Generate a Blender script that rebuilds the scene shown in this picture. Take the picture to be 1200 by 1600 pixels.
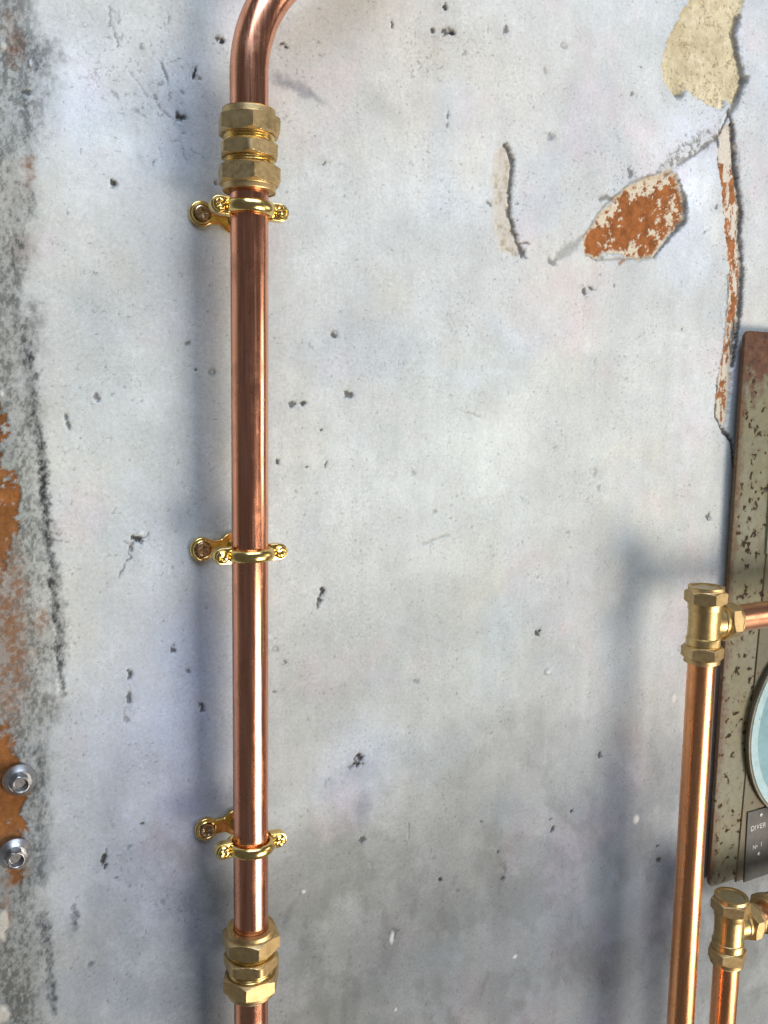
import bpy, bmesh, math
import numpy as np
from mathutils import Vector, Matrix

for o in list(bpy.data.objects):
    bpy.data.objects.remove(o, do_unlink=True)
scene = bpy.context.scene
C = scene.collection
R_ = math.radians

# ------------------------------------------------------------------ camera
F_PX, YAW, PITCH, ROLL, DIST = 1336.1, R_(27.608), R_(7.083), R_(0.892), 526.45   # mm
_r = np.array([math.cos(YAW), -math.sin(YAW), 0.0])
_f0 = np.array([math.sin(YAW), math.cos(YAW), 0.0])
_u0 = np.array([0.0, 0.0, 1.0])
_fw = _f0 * math.cos(PITCH) - _u0 * math.sin(PITCH)
_up = _u0 * math.cos(PITCH) + _f0 * math.sin(PITCH)
CR = _r * math.cos(ROLL) + _up * math.sin(ROLL)
CU = _up * math.cos(ROLL) - _r * math.sin(ROLL)
CAMP = np.array([0.0, -DIST, 0.0])

cam_data = bpy.data.cameras.new('camera')
cam_data.sensor_fit = 'HORIZONTAL'
cam_data.sensor_width = 36.0
cam_data.lens = 36.0 * F_PX / 1200.0
cam_data.clip_start = 0.01
cam_data.clip_end = 50.0
cam = bpy.data.objects.new('camera', cam_data)
C.objects.link(cam)
M = Matrix.Identity(4)
for i in range(3):
    M[i][0], M[i][1], M[i][2] = CR[i], CU[i], -_fw[i]
    M[i][3] = CAMP[i] * 0.001
cam.matrix_world = M
scene.camera = cam

# ------------------------------------------------------------------ light
world = bpy.data.worlds.new('World')
scene.world = world
world.use_nodes = True
bg = world.node_tree.nodes['Background']
bg.inputs['Color'].default_value = (0.90, 0.92, 1.0, 1)
bg.inputs['Strength'].default_value = 0.10

TARGET = np.array([0.30, 0.0, -0.12])


def lamp(name, az, el, dist, sx, sy, power, col, target=TARGET, spread=180):
    """area lamp; az = degrees right of the wall normal, el = degrees above level"""
    a, e = R_(az), R_(el)
    d = np.array([math.sin(a) * math.cos(e), -math.cos(a) * math.cos(e), math.sin(e)])
    ld = bpy.data.lights.new(name, 'AREA')
    ld.shape = 'RECTANGLE'
    ld.size, ld.size_y = sx, sy
    ld.energy = power
    ld.color = col
    ld.spread = R_(spread)
    lo = bpy.data.objects.new(name, ld)
    C.objects.link(lo)
    lo.location = Vector(target + d * dist)
    lo.rotation_euler = (-Vector(d)).to_track_quat('-Z', 'Y').to_euler()
    return lo


lamp('low_window_light', 29, -29, 2.4, 1.20, 1.00, 10.6, (1.0, 0.905, 0.79), np.array([0.33, 0.0, 0.05]), 75)
lamp('overhead_skylight', -6, 52, 1.35, 1.2, 0.8, 20, (0.68, 0.81, 1.0), np.array([0.30, 0.0, 0.10]))
lamp('side_window_light', 62, 3, 1.9, 0.62, 0.50, 5.0, (1.0, 0.92, 0.82))

scene.render.engine = 'CYCLES'
scene.view_settings.view_transform = 'Standard'
scene.view_settings.look = 'None'
scene.view_settings.exposure = 0.0
scene.view_settings.gamma = 1.0
scene.view_settings.use_curve_mapping = False


# ------------------------------------------------------------------ helpers
def at(px, py, D):
    """point (mm) on the plane D mm in front of the wall"""
    ray = CR * (px - 600) / F_PX - CU * (py - 800) / F_PX + _fw
    k = (DIST - D) / ray[1]
    return CAMP + ray * k


def tag(o, label=None, cat=None, group=None, kind=None):
    if label: o['label'] = label
    if cat: o['category'] = cat
    if group: o['group'] = group
    if kind: o['kind'] = kind
    return o


def empty(name, loc_mm, label, cat, group=None, rot=None):
    o = bpy.data.objects.new(name, None)
    o.empty_display_size = 0.01
    C.objects.link(o)
    o.location = Vector(loc_mm) * 0.001
    if rot is not None:
        o.rotation_euler = rot
    return tag(o, label, cat, group)


def link_mesh(name, verts, faces, mat, parent=None, sharp=32, loc=None, rot=None):
    """verts in mm"""
    me = bpy.data.meshes.new(name)
    v = np.asarray(verts, float) * 0.001
    me.from_pydata(v.tolist(), [], [tuple(map(int, f)) for f in faces])
    me.update()
    bm = bmesh.new(); bm.from_mesh(me)
    bmesh.ops.recalc_face_normals(bm, faces=bm.faces)
    bm.to_mesh(me); bm.free()
    return link_me(name, me, mat, parent, sharp, loc, rot)


def link_me(name, me, mat, parent=None, sharp=32, loc=None, rot=None):
    me.polygons.foreach_set('use_smooth', [True] * len(me.polygons))
    if sharp:
        me.set_sharp_from_angle(angle=R_(sharp))
    if mat and not me.materials:
        me.materials.append(mat)
    o = bpy.data.objects.new(name, me)
    C.objects.link(o)
    if parent: o.parent = parent
    if loc is not None: o.location = Vector(loc) * 0.001
    if rot is not None: o.rotation_euler = rot
    return o


class Geo:
    """collects shapes (mm) that become one mesh"""
    def __init__(self):
        self.v, self.f = [], []

    def add(self, verts, faces, mat=None):
        o = len(self.v)
        for p in verts:
            p = Vector(p)
            self.v.append(tuple(mat @ p) if mat is not None else tuple(p))
        self.f += [tuple(i + o for i in f) for f in faces]
        return self

    def build(self, name, mat, parent=None, **k):
        return link_mesh(name, self.v, self.f, mat, parent, **k)


def hexr(th, af, rot):
    t = (th - rot + math.pi / 6) % (math.pi / 3) - math.pi / 6
    return af / 2 / math.cos(t)


def revolve(rings, n=96, rot=0.0, close=True):
    """rings: list of (z, r) or (z, r, af) ; with af the radius is min(r, hexagon)."""
    verts, faces = [], []
    ths = [rot + 2 * math.pi * i / n for i in range(n)]     # n divisible by 12 keeps the hexagon corners
    for ring in rings:
        z, r = ring[0], ring[1]
        for th in ths:
            rr = min(r, hexr(th, ring[2], rot)) if len(ring) > 2 else r
            verts.append((rr * math.cos(th), rr * math.sin(th), z))
    m = len(rings)
    for j in range(m - 1 + (1 if close else 0)):
        a, b = j * n, ((j + 1) % m) * n
        for i in range(n):
            k = (i + 1) % n
            faces.append((a + i, a + k, b + k, b + i))
    return verts, faces


def capped(rings, n=96, rot=0.0):
    v, f = revolve(rings, n, rot, close=False)
    f.append(tuple(range(n))[::-1])
    m = (len(rings) - 1) * n
    f.append(tuple(range(m, m + n)))
    return v, f


def nut_rings(z0, z1, af, bore, collar_r, collar_h, chamfer=1.9, end=1):
    """hexagon nut from z0 to z1 with a round collar beyond z1; end = -1 mirrors it"""
    k = 1.75
    rc = af / 2 - 0.15
    zz = [0.0] + [chamfer * t for t in (.06, .16, .28, .4, .52, .64, .76, .88, 1.0)]
    ring = [(z0, bore), (z0, rc - .5), ]
    for d in zz: ring.append((z0 + d, rc + d * k, af))
    for d in zz[::-1]: ring.append((z1 - d, rc + d * k, af))
    ring += [(z1 + .05, collar_r + .25), (z1 + .5, collar_r), (z1 + collar_h - .7, collar_r - .1),
             (z1 + collar_h - .2, collar_r - .35), (z1 + collar_h, collar_r - .9), (z1 + collar_h, bore + .5),
             (z1 + collar_h - .4, bore)]
    if end < 0:
        ring = [(-r[0],) + tuple(r[1:]) for r in ring][::-1]
    return ring


def tube(path, r, n=48, cap=True, inner=None):
    """round tube through 3-D points (mm) with parallel-transport frames"""
    P = [Vector(p) for p in path]
    verts, faces = [], []
    t = (P[1] - P[0]).normalized()
    nrm = t.orthogonal().normalized()
    for i, p in enumerate(P):
        if i == 0: tn = (P[1] - P[0]).normalized()
        elif i == len(P) - 1: tn = (P[-1] - P[-2]).normalized()
        else: tn = ((P[i] - P[i - 1]).normalized() + (P[i + 1] - P[i]).normalized()).normalized()
        q = t.rotation_difference(tn)
        nrm = (q @ nrm).normalized(); t = tn
        b = t.cross(nrm).normalized()
        for k in range(n):
            a = 2 * math.pi * k / n
            verts.append(tuple(p + (nrm * math.cos(a) + b * math.sin(a)) * r))
    for i in range(len(P) - 1):
        for k in range(n):
            k2 = (k + 1) % n
            faces.append((i * n + k, i * n + k2, (i + 1) * n + k2, (i + 1) * n + k))
    if cap:
        faces.append(tuple(range(n))[::-1])
        faces.append(tuple(range((len(P) - 1) * n, len(P) * n)))
    return verts, faces


def prism(outline, y0, y1, bevel=0.0, segs=3):
    """outline in (x, z) extruded along y from y0 (back) to y1 (front, towards the viewer); front edge bevelled"""
    bm = bmesh.new()
    vs = [bm.verts.new((x, y0, z)) for x, z in outline]
    f = bm.faces.new(vs)
    ret = bmesh.ops.extrude_face_region(bm, geom=[f])
    top = [e for e in ret['geom'] if isinstance(e, bmesh.types.BMVert)]
    for v in top: v.co.y = y1
    bm.normal_update()
    if bevel > 0:
        ts = set(top)
        es = [e for e in bm.edges if e.verts[0] in ts and e.verts[1] in ts]
        bmesh.ops.bevel(bm, geom=es, offset=bevel, segments=segs, profile=0.5, affect='EDGES', clamp_overlap=True)
    bm.verts.index_update()
    v = [tuple(q.co) for q in bm.verts]
    fc = [tuple(q.index for q in fa.verts) for fa in bm.faces]
    bm.free()
    return v, fc


# ------------------------------------------------------------------ materials
def new_mat(name):
    m = bpy.data.materials.new(name)
    m.use_nodes = True
    nt = m.node_tree
    b = nt.nodes['Principled BSDF']
    return m, nt, b


def N(nt, t, **kw):
    n = nt.nodes.new(t)
    for k, v in kw.items():
        if k.startswith('i_'):
            n.inputs[k[2:].replace('_', ' ')].default_value = v
        else:
            setattr(n, k, v)
    return n


def noise(nt, scale, detail=4, rough=0.55, vec=None, stretch=None, dist=0.0):
    tc = N(nt, 'ShaderNodeTexCoord')
    src = tc.outputs['Object']
    if stretch:
        mp = N(nt, 'ShaderNodeMapping')
        mp.inputs['Scale'].default_value = stretch
        nt.links.new(src, mp.inputs['Vector']); src = mp.outputs['Vector']
    n = N(nt, 'ShaderNodeTexNoise')
    n.inputs['Scale'].default_value = scale
    n.inputs['Detail'].default_value = detail
    n.inputs['Roughness'].default_value = rough
    n.inputs['Distortion'].default_value = dist
    nt.links.new(src, n.inputs['Vector'])
    return n.outputs['Fac']


def ramp(nt, fac, stops):
    r = N(nt, 'ShaderNodeValToRGB')
    els = r.color_ramp.elements
    while len(els) < len(stops): els.new(0.5)
    for e, (p, c) in zip(els, stops):
        e.position = p
        e.color = c if len(c) == 4 else (*c, 1)
    nt.links.new(fac, r.inputs['Fac'])
    return r.outputs['Color']


def mix(nt, fac, a, b, mode='MIX'):
    m = N(nt, 'ShaderNodeMix', data_type='RGBA', blend_type=mode)
    for sock, val in ((m.inputs[0], fac), (m.inputs[6], a), (m.inputs[7], b)):
        if hasattr(val, 'links'): nt.links.new(val, sock)
        elif isinstance(val, (int, float)): sock.default_value = val
        else: sock.default_value = (*val, 1) if len(val) == 3 else val
    return m.outputs[2]


def rangemap(nt, fac, a, b, c, d):
    m = N(nt, 'ShaderNodeMapRange')
    nt.links.new(fac, m.inputs['Value'])
    for i, v in enumerate((a, b, c, d)): m.inputs[i + 1].default_value = v
    return m.outputs['Result']


def bump(nt, b, h, strength, dist):
    n = N(nt, 'ShaderNodeBump')
    n.inputs['Strength'].default_value = strength
    n.inputs['Distance'].default_value = dist
    nt.links.new(h, n.inputs['Height'])
    nt.links.new(n.outputs['Normal'], b.inputs['Normal'])


def metal(name, col, dark, rough, rough_var=0.08, stretch=None, scale=60, bump_s=0.0, bump_scale=900, smudge=0.0, tarnish=(.30, .16, .10)):
    m, nt, b = new_mat(name)
    b.inputs['Metallic'].default_value = 1.0
    n1 = noise(nt, scale, 5, 0.6, stretch=stretch)
    f = rangemap(nt, n1, 0.38, 0.72, 0.0, 1.0)
    base = mix(nt, f, col, dark)
    n2 = noise(nt, scale * 2.3, 4, 0.6, stretch=stretch)
    ro = rangemap(nt, n2, 0.3, 0.7, rough - rough_var, rough + rough_var)
    if smudge:                                   # finger marks, dull patches and a few dark specks
        sm = rangemap(nt, noise(nt, 42, 6, .68, dist=.5), .50, .68, 0, smudge)
        base = mix(nt, sm, base, tarnish)
        base = mix(nt, rangemap(nt, noise(nt, 520, 2, .5), .715, .745, 0, .75), base, (.06, .03, .02))
        ad = N(nt, 'ShaderNodeMath', operation='MULTIPLY_ADD')
        nt.links.new(sm, ad.inputs[0]); ad.inputs[1].default_value = .28; nt.links.new(ro, ad.inputs[2])
        ro = ad.outputs[0]
    nt.links.new(base, b.inputs['Base Color'])
    nt.links.new(ro, b.inputs['Roughness'])
    if bump_s:
        bump(nt, b, noise(nt, bump_scale, 3, 0.6, stretch=stretch), bump_s, 0.0002)
    return m


COPPER = metal('copper', (0.96, 0.455, 0.29), (0.66, 0.265, 0.145), 0.21, 0.07, stretch=(1, 1, 0.035), scale=330, bump_s=0.05, bump_scale=700, smudge=.45)
COPPER_H = metal('copper_branch', (0.97, 0.51, 0.31), (0.86, 0.40, 0.22), 0.30, 0.03, stretch=(0.06, 1, 1), scale=160, smudge=.25)
COPPER_R = metal('brushed_copper', (0.98, 0.475, 0.225), (0.84, 0.35, 0.14), 0.28, 0.05, stretch=(1, 1, 0.05), scale=260, bump_s=0.04, bump_scale=500, smudge=.3, tarnish=(.42, .18, .08))
BRASS = metal('cast_brass', (0.68, 0.50, 0.25), (0.52, 0.37, 0.175), 0.43, 0.07, scale=160, bump_s=0.3, bump_scale=2600, smudge=.35, tarnish=(.42, .30, .15))
BRASS_T = metal('turned_brass', (0.86, 0.65, 0.28), (0.72, 0.51, 0.19), 0.24, 0.05, scale=200, bump_s=0.08, bump_scale=1500, smudge=.4, tarnish=(.34, .23, .09))
GOLD = metal('polished_brass', (0.93, 0.70, 0.28), (0.80, 0.56, 0.19), 0.19, 0.05, scale=140, bump_s=0.08, bump_scale=500, smudge=.5, tarnish=(.45, .31, .10))
SCREW = metal('brass_screw', (0.66, 0.50, 0.33), (0.46, 0.33, 0.21), 0.28, 0.06, scale=160)
ZINC = metal('galvanised_zinc', (0.58, 0.59, 0.60), (0.36, 0.36, 0.36), 0.38, 0.08, scale=220, bump_s=0.3, bump_scale=900, smudge=.8, tarnish=(.20, .17, .14))

ZINC_SHADE = metal('shaded_zinc', (.26, .26, .26), (.16, .155, .15), .55, .05, scale=300, bump_s=.3, bump_scale=1200)  # darker zinc: shade of the bolt recess put into the colour

# wall materials: the pigment, with some painted shade, is a colour attribute, grain and relief are nodes
def wall_mat(name, rough=0.78, grain=0.22, bs=0.35):
    m, nt, b = new_mat(name)
    at_ = N(nt, 'ShaderNodeAttribute', attribute_name='pigment_and_shade')
    g = noise(nt, 1700, 4, 0.7)
    gm = rangemap(nt, g, 0.25, 0.75, 1 - grain, 1 + grain * 0.7)
    g2 = noise(nt, 420, 4, 0.65)
    gm2 = rangemap(nt, g2, 0.3, 0.7, 1 - grain * .5, 1 + grain * .4)
    mu = N(nt, 'ShaderNodeMath', operation='MULTIPLY')
    nt.links.new(gm, mu.inputs[0]); nt.links.new(gm2, mu.inputs[1])
    vm = N(nt, 'ShaderNodeVectorMath', operation='SCALE')
    nt.links.new(at_.outputs['Color'], vm.inputs[0]); nt.links.new(mu.outputs[0], vm.inputs['Scale'])
    nt.links.new(vm.outputs[0], b.inputs['Base Color'])
    sk = rangemap(nt, noise(nt, 1150, 2, 0.5), 0.66, 0.71, 1.0, 0.68)
    vm2 = N(nt, 'ShaderNodeVectorMath', operation='SCALE')
    nt.links.new(vm.outputs[0], vm2.inputs[0]); nt.links.new(sk, vm2.inputs['Scale'])
    nt.links.new(vm2.outputs[0], b.inputs['Base Color'])
    b.inputs['Roughness'].default_value = rough
    b.inputs['Specular IOR Level'].default_value = 0.3
    bump(nt, b, noise(nt, 900, 6, 0.75), bs * 1.3, 0.0004)
    return m


PLASTER = wall_mat('limewashed_plaster')
UNDERCOAT = wall_mat('sandy_undercoat', 0.9, 0.22, 0.7)
BRICK = wall_mat('crumbling_brick', 0.9, 0.25, 0.8)
RUSTED = wall_mat('rusted_iron', 0.85, 0.28, 0.6)

# ------------------------------------------------------------------ wall
rng = np.random.default_rng(7)


def axis(lo, hi, step0, step1, far):
    xs = [lo]
    while xs[-1] < hi:
        t = (xs[-1] - lo) / (hi - lo)
        xs.append(xs[-1] + step0 + (step1 - step0) * t)
    pre = list(np.linspace(lo - far, lo - 3, int(far / 3.2)))
    post = list(np.linspace(xs[-1] + 3, xs[-1] + far, int(far / 3.2)))
    return np.array(pre + xs + post)


GX = axis(5, 745, 0.60, 1.02, 220)
GZ = axis(-632, 346, 0.80, 0.66, 180)
XX, ZZ = np.meshgrid(GX, GZ)
SHAPE = XX.shape
TAB = rng.random((16, 256, 256)).astype(np.float32)


def vnoise(x, z, seed):
    t = TAB[seed % 16]
    ox, oz = (seed * 37.7) % 101, (seed * 91.3) % 97
    x = x + ox; z = z + oz
    xi = np.floor(x).astype(np.int32); zi = np.floor(z).astype(np.int32)
    fx = (x - xi).astype(np.float32); fz = (z - zi).astype(np.float32)
    fx = fx * fx * fx * (fx * (fx * 6 - 15) + 10); fz = fz * fz * fz * (fz * (fz * 6 - 15) + 10)
    x0 = xi & 255; x1 = (xi + 1) & 255; z0 = zi & 255; z1 = (zi + 1) & 255
    a = t[z0, x0] * (1 - fx) + t[z0, x1] * fx
    b = t[z1, x0] * (1 - fx) + t[z1, x1] * fx
    return a * (1 - fz) + b * fz


def fbm(scale, octv, seed, x=None, z=None, sx=1.0, sz=1.0, gain=0.55):
    """-1..1 value noise, scale in mm"""
    x = XX if x is None else x; z = ZZ if z is None else z
    s = 0; amp = 1.0; tot = 0
    fr = 1.0 / scale
    c, sn = 0.8, 0.6
    u, w = x * sx, z * sz
    for k in range(octv):
        s = s + amp * (vnoise(u * fr, w * fr, seed + k) * 2 - 1)
        tot += amp; amp *= gain; fr *= 2.03
        u, w = (u * c - w * sn, u * sn + w * c) if sx == sz else (u, w)
    return s / tot


def sstep(a, b, x):
    t = np.clip((x - a) / (b - a), 0, 1)
    return t * t * (3 - 2 * t)


def wp(px, py):
    q = at(px, py, 0)
    return q[0], q[2]


W1 = fbm(7, 4, 1, gain=0.65); W2 = fbm(7, 4, 5, gain=0.65)
W3 = fbm(2.4, 3, 6, gain=0.7); W4 = fbm(2.4, 3, 10, gain=0.7)


def pxmm(px, py):
    """mm of wall per photo pixel, across and up"""
    a = at(px, py, 0); b = at(px + 1, py, 0); c = at(px, py + 1, 0)
    return np.linalg.norm(b - a), np.linalg.norm(c - a)


def window(x0, x1, z0, z1):
    i0, i1 = np.searchsorted(GX, [x0, x1]); j0, j1 = np.searchsorted(GZ, [z0, z1])
    return slice(max(j0, 0), j1), slice(max(i0, 0), i1)


def blob(px, py, rx, ry, ang=0.0, warp=0.0, soft=0.5, pad=2.2):
    """soft ellipse 0..1 around a photo point; radii in photo pixels; returns (slices, mask)"""
    cx, cz = wp(px, py)
    mx, mz = pxmm(px, py)
    rx, ry = rx * mx, ry * mz
    R = max(rx, ry) * pad + warp * 1.5
    s = window(cx - R, cx + R, cz - R, cz + R)
    x = XX[s] - cx + W1[s] * warp; z = ZZ[s] - cz + W2[s] * warp
    ca, sa = math.cos(R_(ang)), math.sin(R_(ang))
    u = (x * ca + z * sa) / rx; w = (-x * sa + z * ca) / ry
    d = np.sqrt(u * u + w * w)
    return s, 1 - sstep(1 - soft, 1 + soft, d)


def stroke(pts, width, warp=0.0, soft=0.6, taper=False):
    """mask along a photo polyline, width in photo pixels"""
    q = [wp(*p) for p in pts]
    mx, mz = pxmm(*pts[len(pts) // 2])
    w = width * mx / 2
    xs = [a for a, b in q]; zs = [b for a, b in q]
    m = w * 3 + warp * 2
    s = window(min(xs) - m, max(xs) + m, min(zs) - m, max(zs) + m)
    x = XX[s] + W1[s] * warp + W3[s] * min(warp, 1.2); z = ZZ[s] + W2[s] * warp + W4[s] * min(warp, 1.2)
    best = np.full(x.shape, 1e9)
    L = len(q) - 1
    for i in range(L):
        ax, az = q[i]; bx, bz = q[i + 1]
        dx, dz = bx - ax, bz - az
        t = np.clip(((x - ax) * dx + (z - az) * dz) / (dx * dx + dz * dz + 1e-9), 0, 1)
        d = np.hypot(x - ax - t * dx, z - az - t * dz)
        if taper:
            T = (i + t) / L
            d = d / np.maximum(0.25, np.sin(np.pi * np.clip(T, .05, .95)))
        best = np.minimum(best, d)
    best = best * (1 + .7 * W4[s]) if warp else best
    return s, 1 - sstep(w * (1 - soft), w * (1 + soft), best)


def poly_sd(pts, warp=1.0):
    """signed distance (mm, + inside) to a photo polygon with ragged edge"""
    q = np.array([wp(*p) for p in pts])
    m = 14
    s = window(q[:, 0].min() - m, q[:, 0].max() + m, q[:, 1].min() - m, q[:, 1].max() + m)
    x = XX[s] + W1[s] * warp * 1.7 + W3[s] * 2.3; z = ZZ[s] + W2[s] * warp * 1.7 + W4[s] * 2.3
    best = np.full(x.shape, 1e9); ins = np.zeros(x.shape, bool)
    n = len(q)
    for i in range(n):
        ax, az = q[i]; bx, bz = q[(i + 1) % n]
        dx, dz = bx - ax, bz - az
        t = np.clip(((x - ax) * dx + (z - az) * dz) / (dx * dx + dz * dz + 1e-9), 0, 1)
        best = np.minimum(best, np.hypot(x - ax - t * dx, z - az - t * dz))
        c = ((az > z) != (bz > z)) & (x < (bx - ax) * (z - az) / ((bz - az) if abs(bz - az) > 1e-9 else 1e-9) + ax)
        ins ^= c
    return s, np.where(ins, best, -best)


COL = np.zeros(SHAPE + (3,), np.float32)
H = np.zeros(SHAPE, np.float32)           # relief in mm, + towards the viewer
PART = np.zeros(SHAPE, np.int8)           # 0 plaster 1 undercoat 2 brick 3 rusted iron
COL[:] = (0.548, 0.568, 0.552)


def tint(s, m, col):
    COL[s] = COL[s] * (1 - m[..., None]) + np.array(col, np.float32) * m[..., None]


def mult(s, m, col):
    COL[s] *= 1 + m[..., None] * (np.array(col, np.float32) - 1)


ALL = (slice(None), slice(None))
# clouds of limewash
big = fbm(95, 4, 2); mid = fbm(28, 5, 3); fine = fbm(7, 4, 4)
mult(ALL, np.clip(big, -1, 1) * 0.26, (1.5, 1.5, 1.5))
mult(ALL, mid * 0.30, (1.42, 1.42, 1.42))
mult(ALL, fine * 0.12, (1.4, 1.4, 1.4))
cool = fbm(60, 3, 8); warmn = fbm(75, 3, 9); pinkn = fbm(55, 3, 11)
mult(ALL, sstep(.05, .6, cool), (0.965, 0.99, 1.035))
mult(ALL, sstep(.05, .6, warmn), (1.03, 1.01, 0.965))
mult(ALL, sstep(.15, .6, pinkn), (1.04, 0.97, 0.99))
streak = fbm(9, 4, 12, sx=1.0, sz=0.12)
mult(ALL, streak * 0.14, (1.4, 1.4, 1.4))

# broad washes and painted lower-right shade seen in the photograph: px, py, rx, ry, angle, colour multiplier, strength
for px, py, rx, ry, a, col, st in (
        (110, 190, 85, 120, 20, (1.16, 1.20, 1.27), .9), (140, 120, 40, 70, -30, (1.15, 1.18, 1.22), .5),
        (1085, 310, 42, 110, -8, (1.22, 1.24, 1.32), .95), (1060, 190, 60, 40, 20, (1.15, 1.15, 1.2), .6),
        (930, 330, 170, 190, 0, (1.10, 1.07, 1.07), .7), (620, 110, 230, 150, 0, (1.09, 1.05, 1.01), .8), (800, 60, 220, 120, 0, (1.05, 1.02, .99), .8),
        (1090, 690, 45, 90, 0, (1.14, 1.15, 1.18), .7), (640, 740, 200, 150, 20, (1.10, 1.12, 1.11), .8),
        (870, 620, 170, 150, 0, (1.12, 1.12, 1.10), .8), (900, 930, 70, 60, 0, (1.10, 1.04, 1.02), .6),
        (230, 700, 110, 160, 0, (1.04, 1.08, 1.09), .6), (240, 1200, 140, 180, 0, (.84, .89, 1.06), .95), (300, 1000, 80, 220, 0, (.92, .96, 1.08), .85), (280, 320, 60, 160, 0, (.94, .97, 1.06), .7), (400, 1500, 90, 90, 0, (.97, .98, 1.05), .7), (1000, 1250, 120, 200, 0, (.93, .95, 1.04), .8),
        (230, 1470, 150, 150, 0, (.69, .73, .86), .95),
        (520, 1520, 240, 190, 20, (.60, .605, .60), .9), (800, 1500, 250, 220, 0, (.57, .59, .63), .9), (1060, 1500, 200, 240, 0, (.52, .57, .66), .9),  # right-hand entries put the shade of the lower right into the colour
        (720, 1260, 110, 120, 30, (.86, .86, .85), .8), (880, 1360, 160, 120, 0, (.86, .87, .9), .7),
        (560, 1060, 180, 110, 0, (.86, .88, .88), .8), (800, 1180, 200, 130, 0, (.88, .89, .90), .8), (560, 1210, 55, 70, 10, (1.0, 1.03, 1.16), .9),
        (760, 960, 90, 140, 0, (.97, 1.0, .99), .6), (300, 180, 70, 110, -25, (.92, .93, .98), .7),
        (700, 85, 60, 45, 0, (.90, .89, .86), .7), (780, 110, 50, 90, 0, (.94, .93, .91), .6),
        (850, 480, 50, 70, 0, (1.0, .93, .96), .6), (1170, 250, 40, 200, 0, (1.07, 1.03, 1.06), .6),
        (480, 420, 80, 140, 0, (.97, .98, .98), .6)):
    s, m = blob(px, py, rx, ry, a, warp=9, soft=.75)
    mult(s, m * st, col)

# damp grey patches with a tide edge, lower half
mx_, mz_ = pxmm(600, 1400)
zl = wp(600, 1130)[1]
damp = fbm(55, 6, 13, x=XX + ZZ * .25, gain=.6)
dm = sstep(-.06, .20, damp) * sstep(zl + 40, zl - 70, ZZ)
mult(ALL, dm, (.86, .865, .86))
dm2 = sstep(.02, .26, fbm(38, 6, 21, x=XX + ZZ * .35, sx=1.0, sz=.6, gain=.62)) * sstep(zl + 10, zl - 110, ZZ)
mult(ALL, dm2, (.87, .87, .86))
pale = sstep(.18, .34, fbm(30, 6, 17, x=XX + ZZ * .3, gain=.66))
mult(ALL, pale * .5, (1.10, 1.11, 1.13))

# relief of the trowelled surface
H += 0.6 * fbm(60, 3, 31) + 0.26 * fbm(13, 4, 32) + 0.07 * fbm(2.8, 3, 33) + 0.22 * fbm(16, 3, 34, sx=1.0, sz=.25)

# specks and hairline crazing
dens = fbm(40, 4, 41) * .5 + fbm(14, 3, 43) * .5
sp = vnoise(XX / 1.05, ZZ / 1.25, 44) * .62 + vnoise(XX / 2.1, ZZ / 2.4, 45) * .38
thr = .815 - .12 * np.clip(dens, -.8, 1.0)
spm = sstep(0, .07, sp - thr)
mult(ALL, spm * .55, (.40, .40, .38)); H -= spm * .18
sp2 = vnoise(XX / .8, ZZ / .9, 47)
spm2 = sstep(.80, .95, sp2) * sstep(-.2, .5, dens)
mult(ALL, spm2 * .45, (.55, .55, .54))
cr = np.abs(vnoise((XX * .9 + ZZ * .5) / 4.2 + W1 * .7, (ZZ * .9 - XX * .5) / 8 + W2 * .7, 48) - .5)
crm = (1 - sstep(.008, .05, cr)) * .6
brk = sstep(.48, .66, vnoise(XX / 3.2, ZZ / 3.6, 49))
for px, py, rx, ry, a, st in ((235, 150, 90, 90, -30, 1.0), (180, 60, 60, 70, 0, .6), (700, 85, 60, 40, 0, .9), (290, 210, 50, 60, 0, .7),
                              (215, 850, 45, 60, 20, .5), (600, 170, 80, 60, 0, .35), (480, 250, 60, 60, 0, .35), (1010, 290, 80, 60, 30, .3),
                              (640, 620, 200, 160, 0, .22), (800, 150, 120, 100, 0, .25)):
    s, m = blob(px, py, rx, ry, a, warp=6, soft=.6)
    k = crm[s] * brk[s] * m * st
    mult(s, k, (.30, .30, .29)); H[s] -= k * .5

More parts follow.
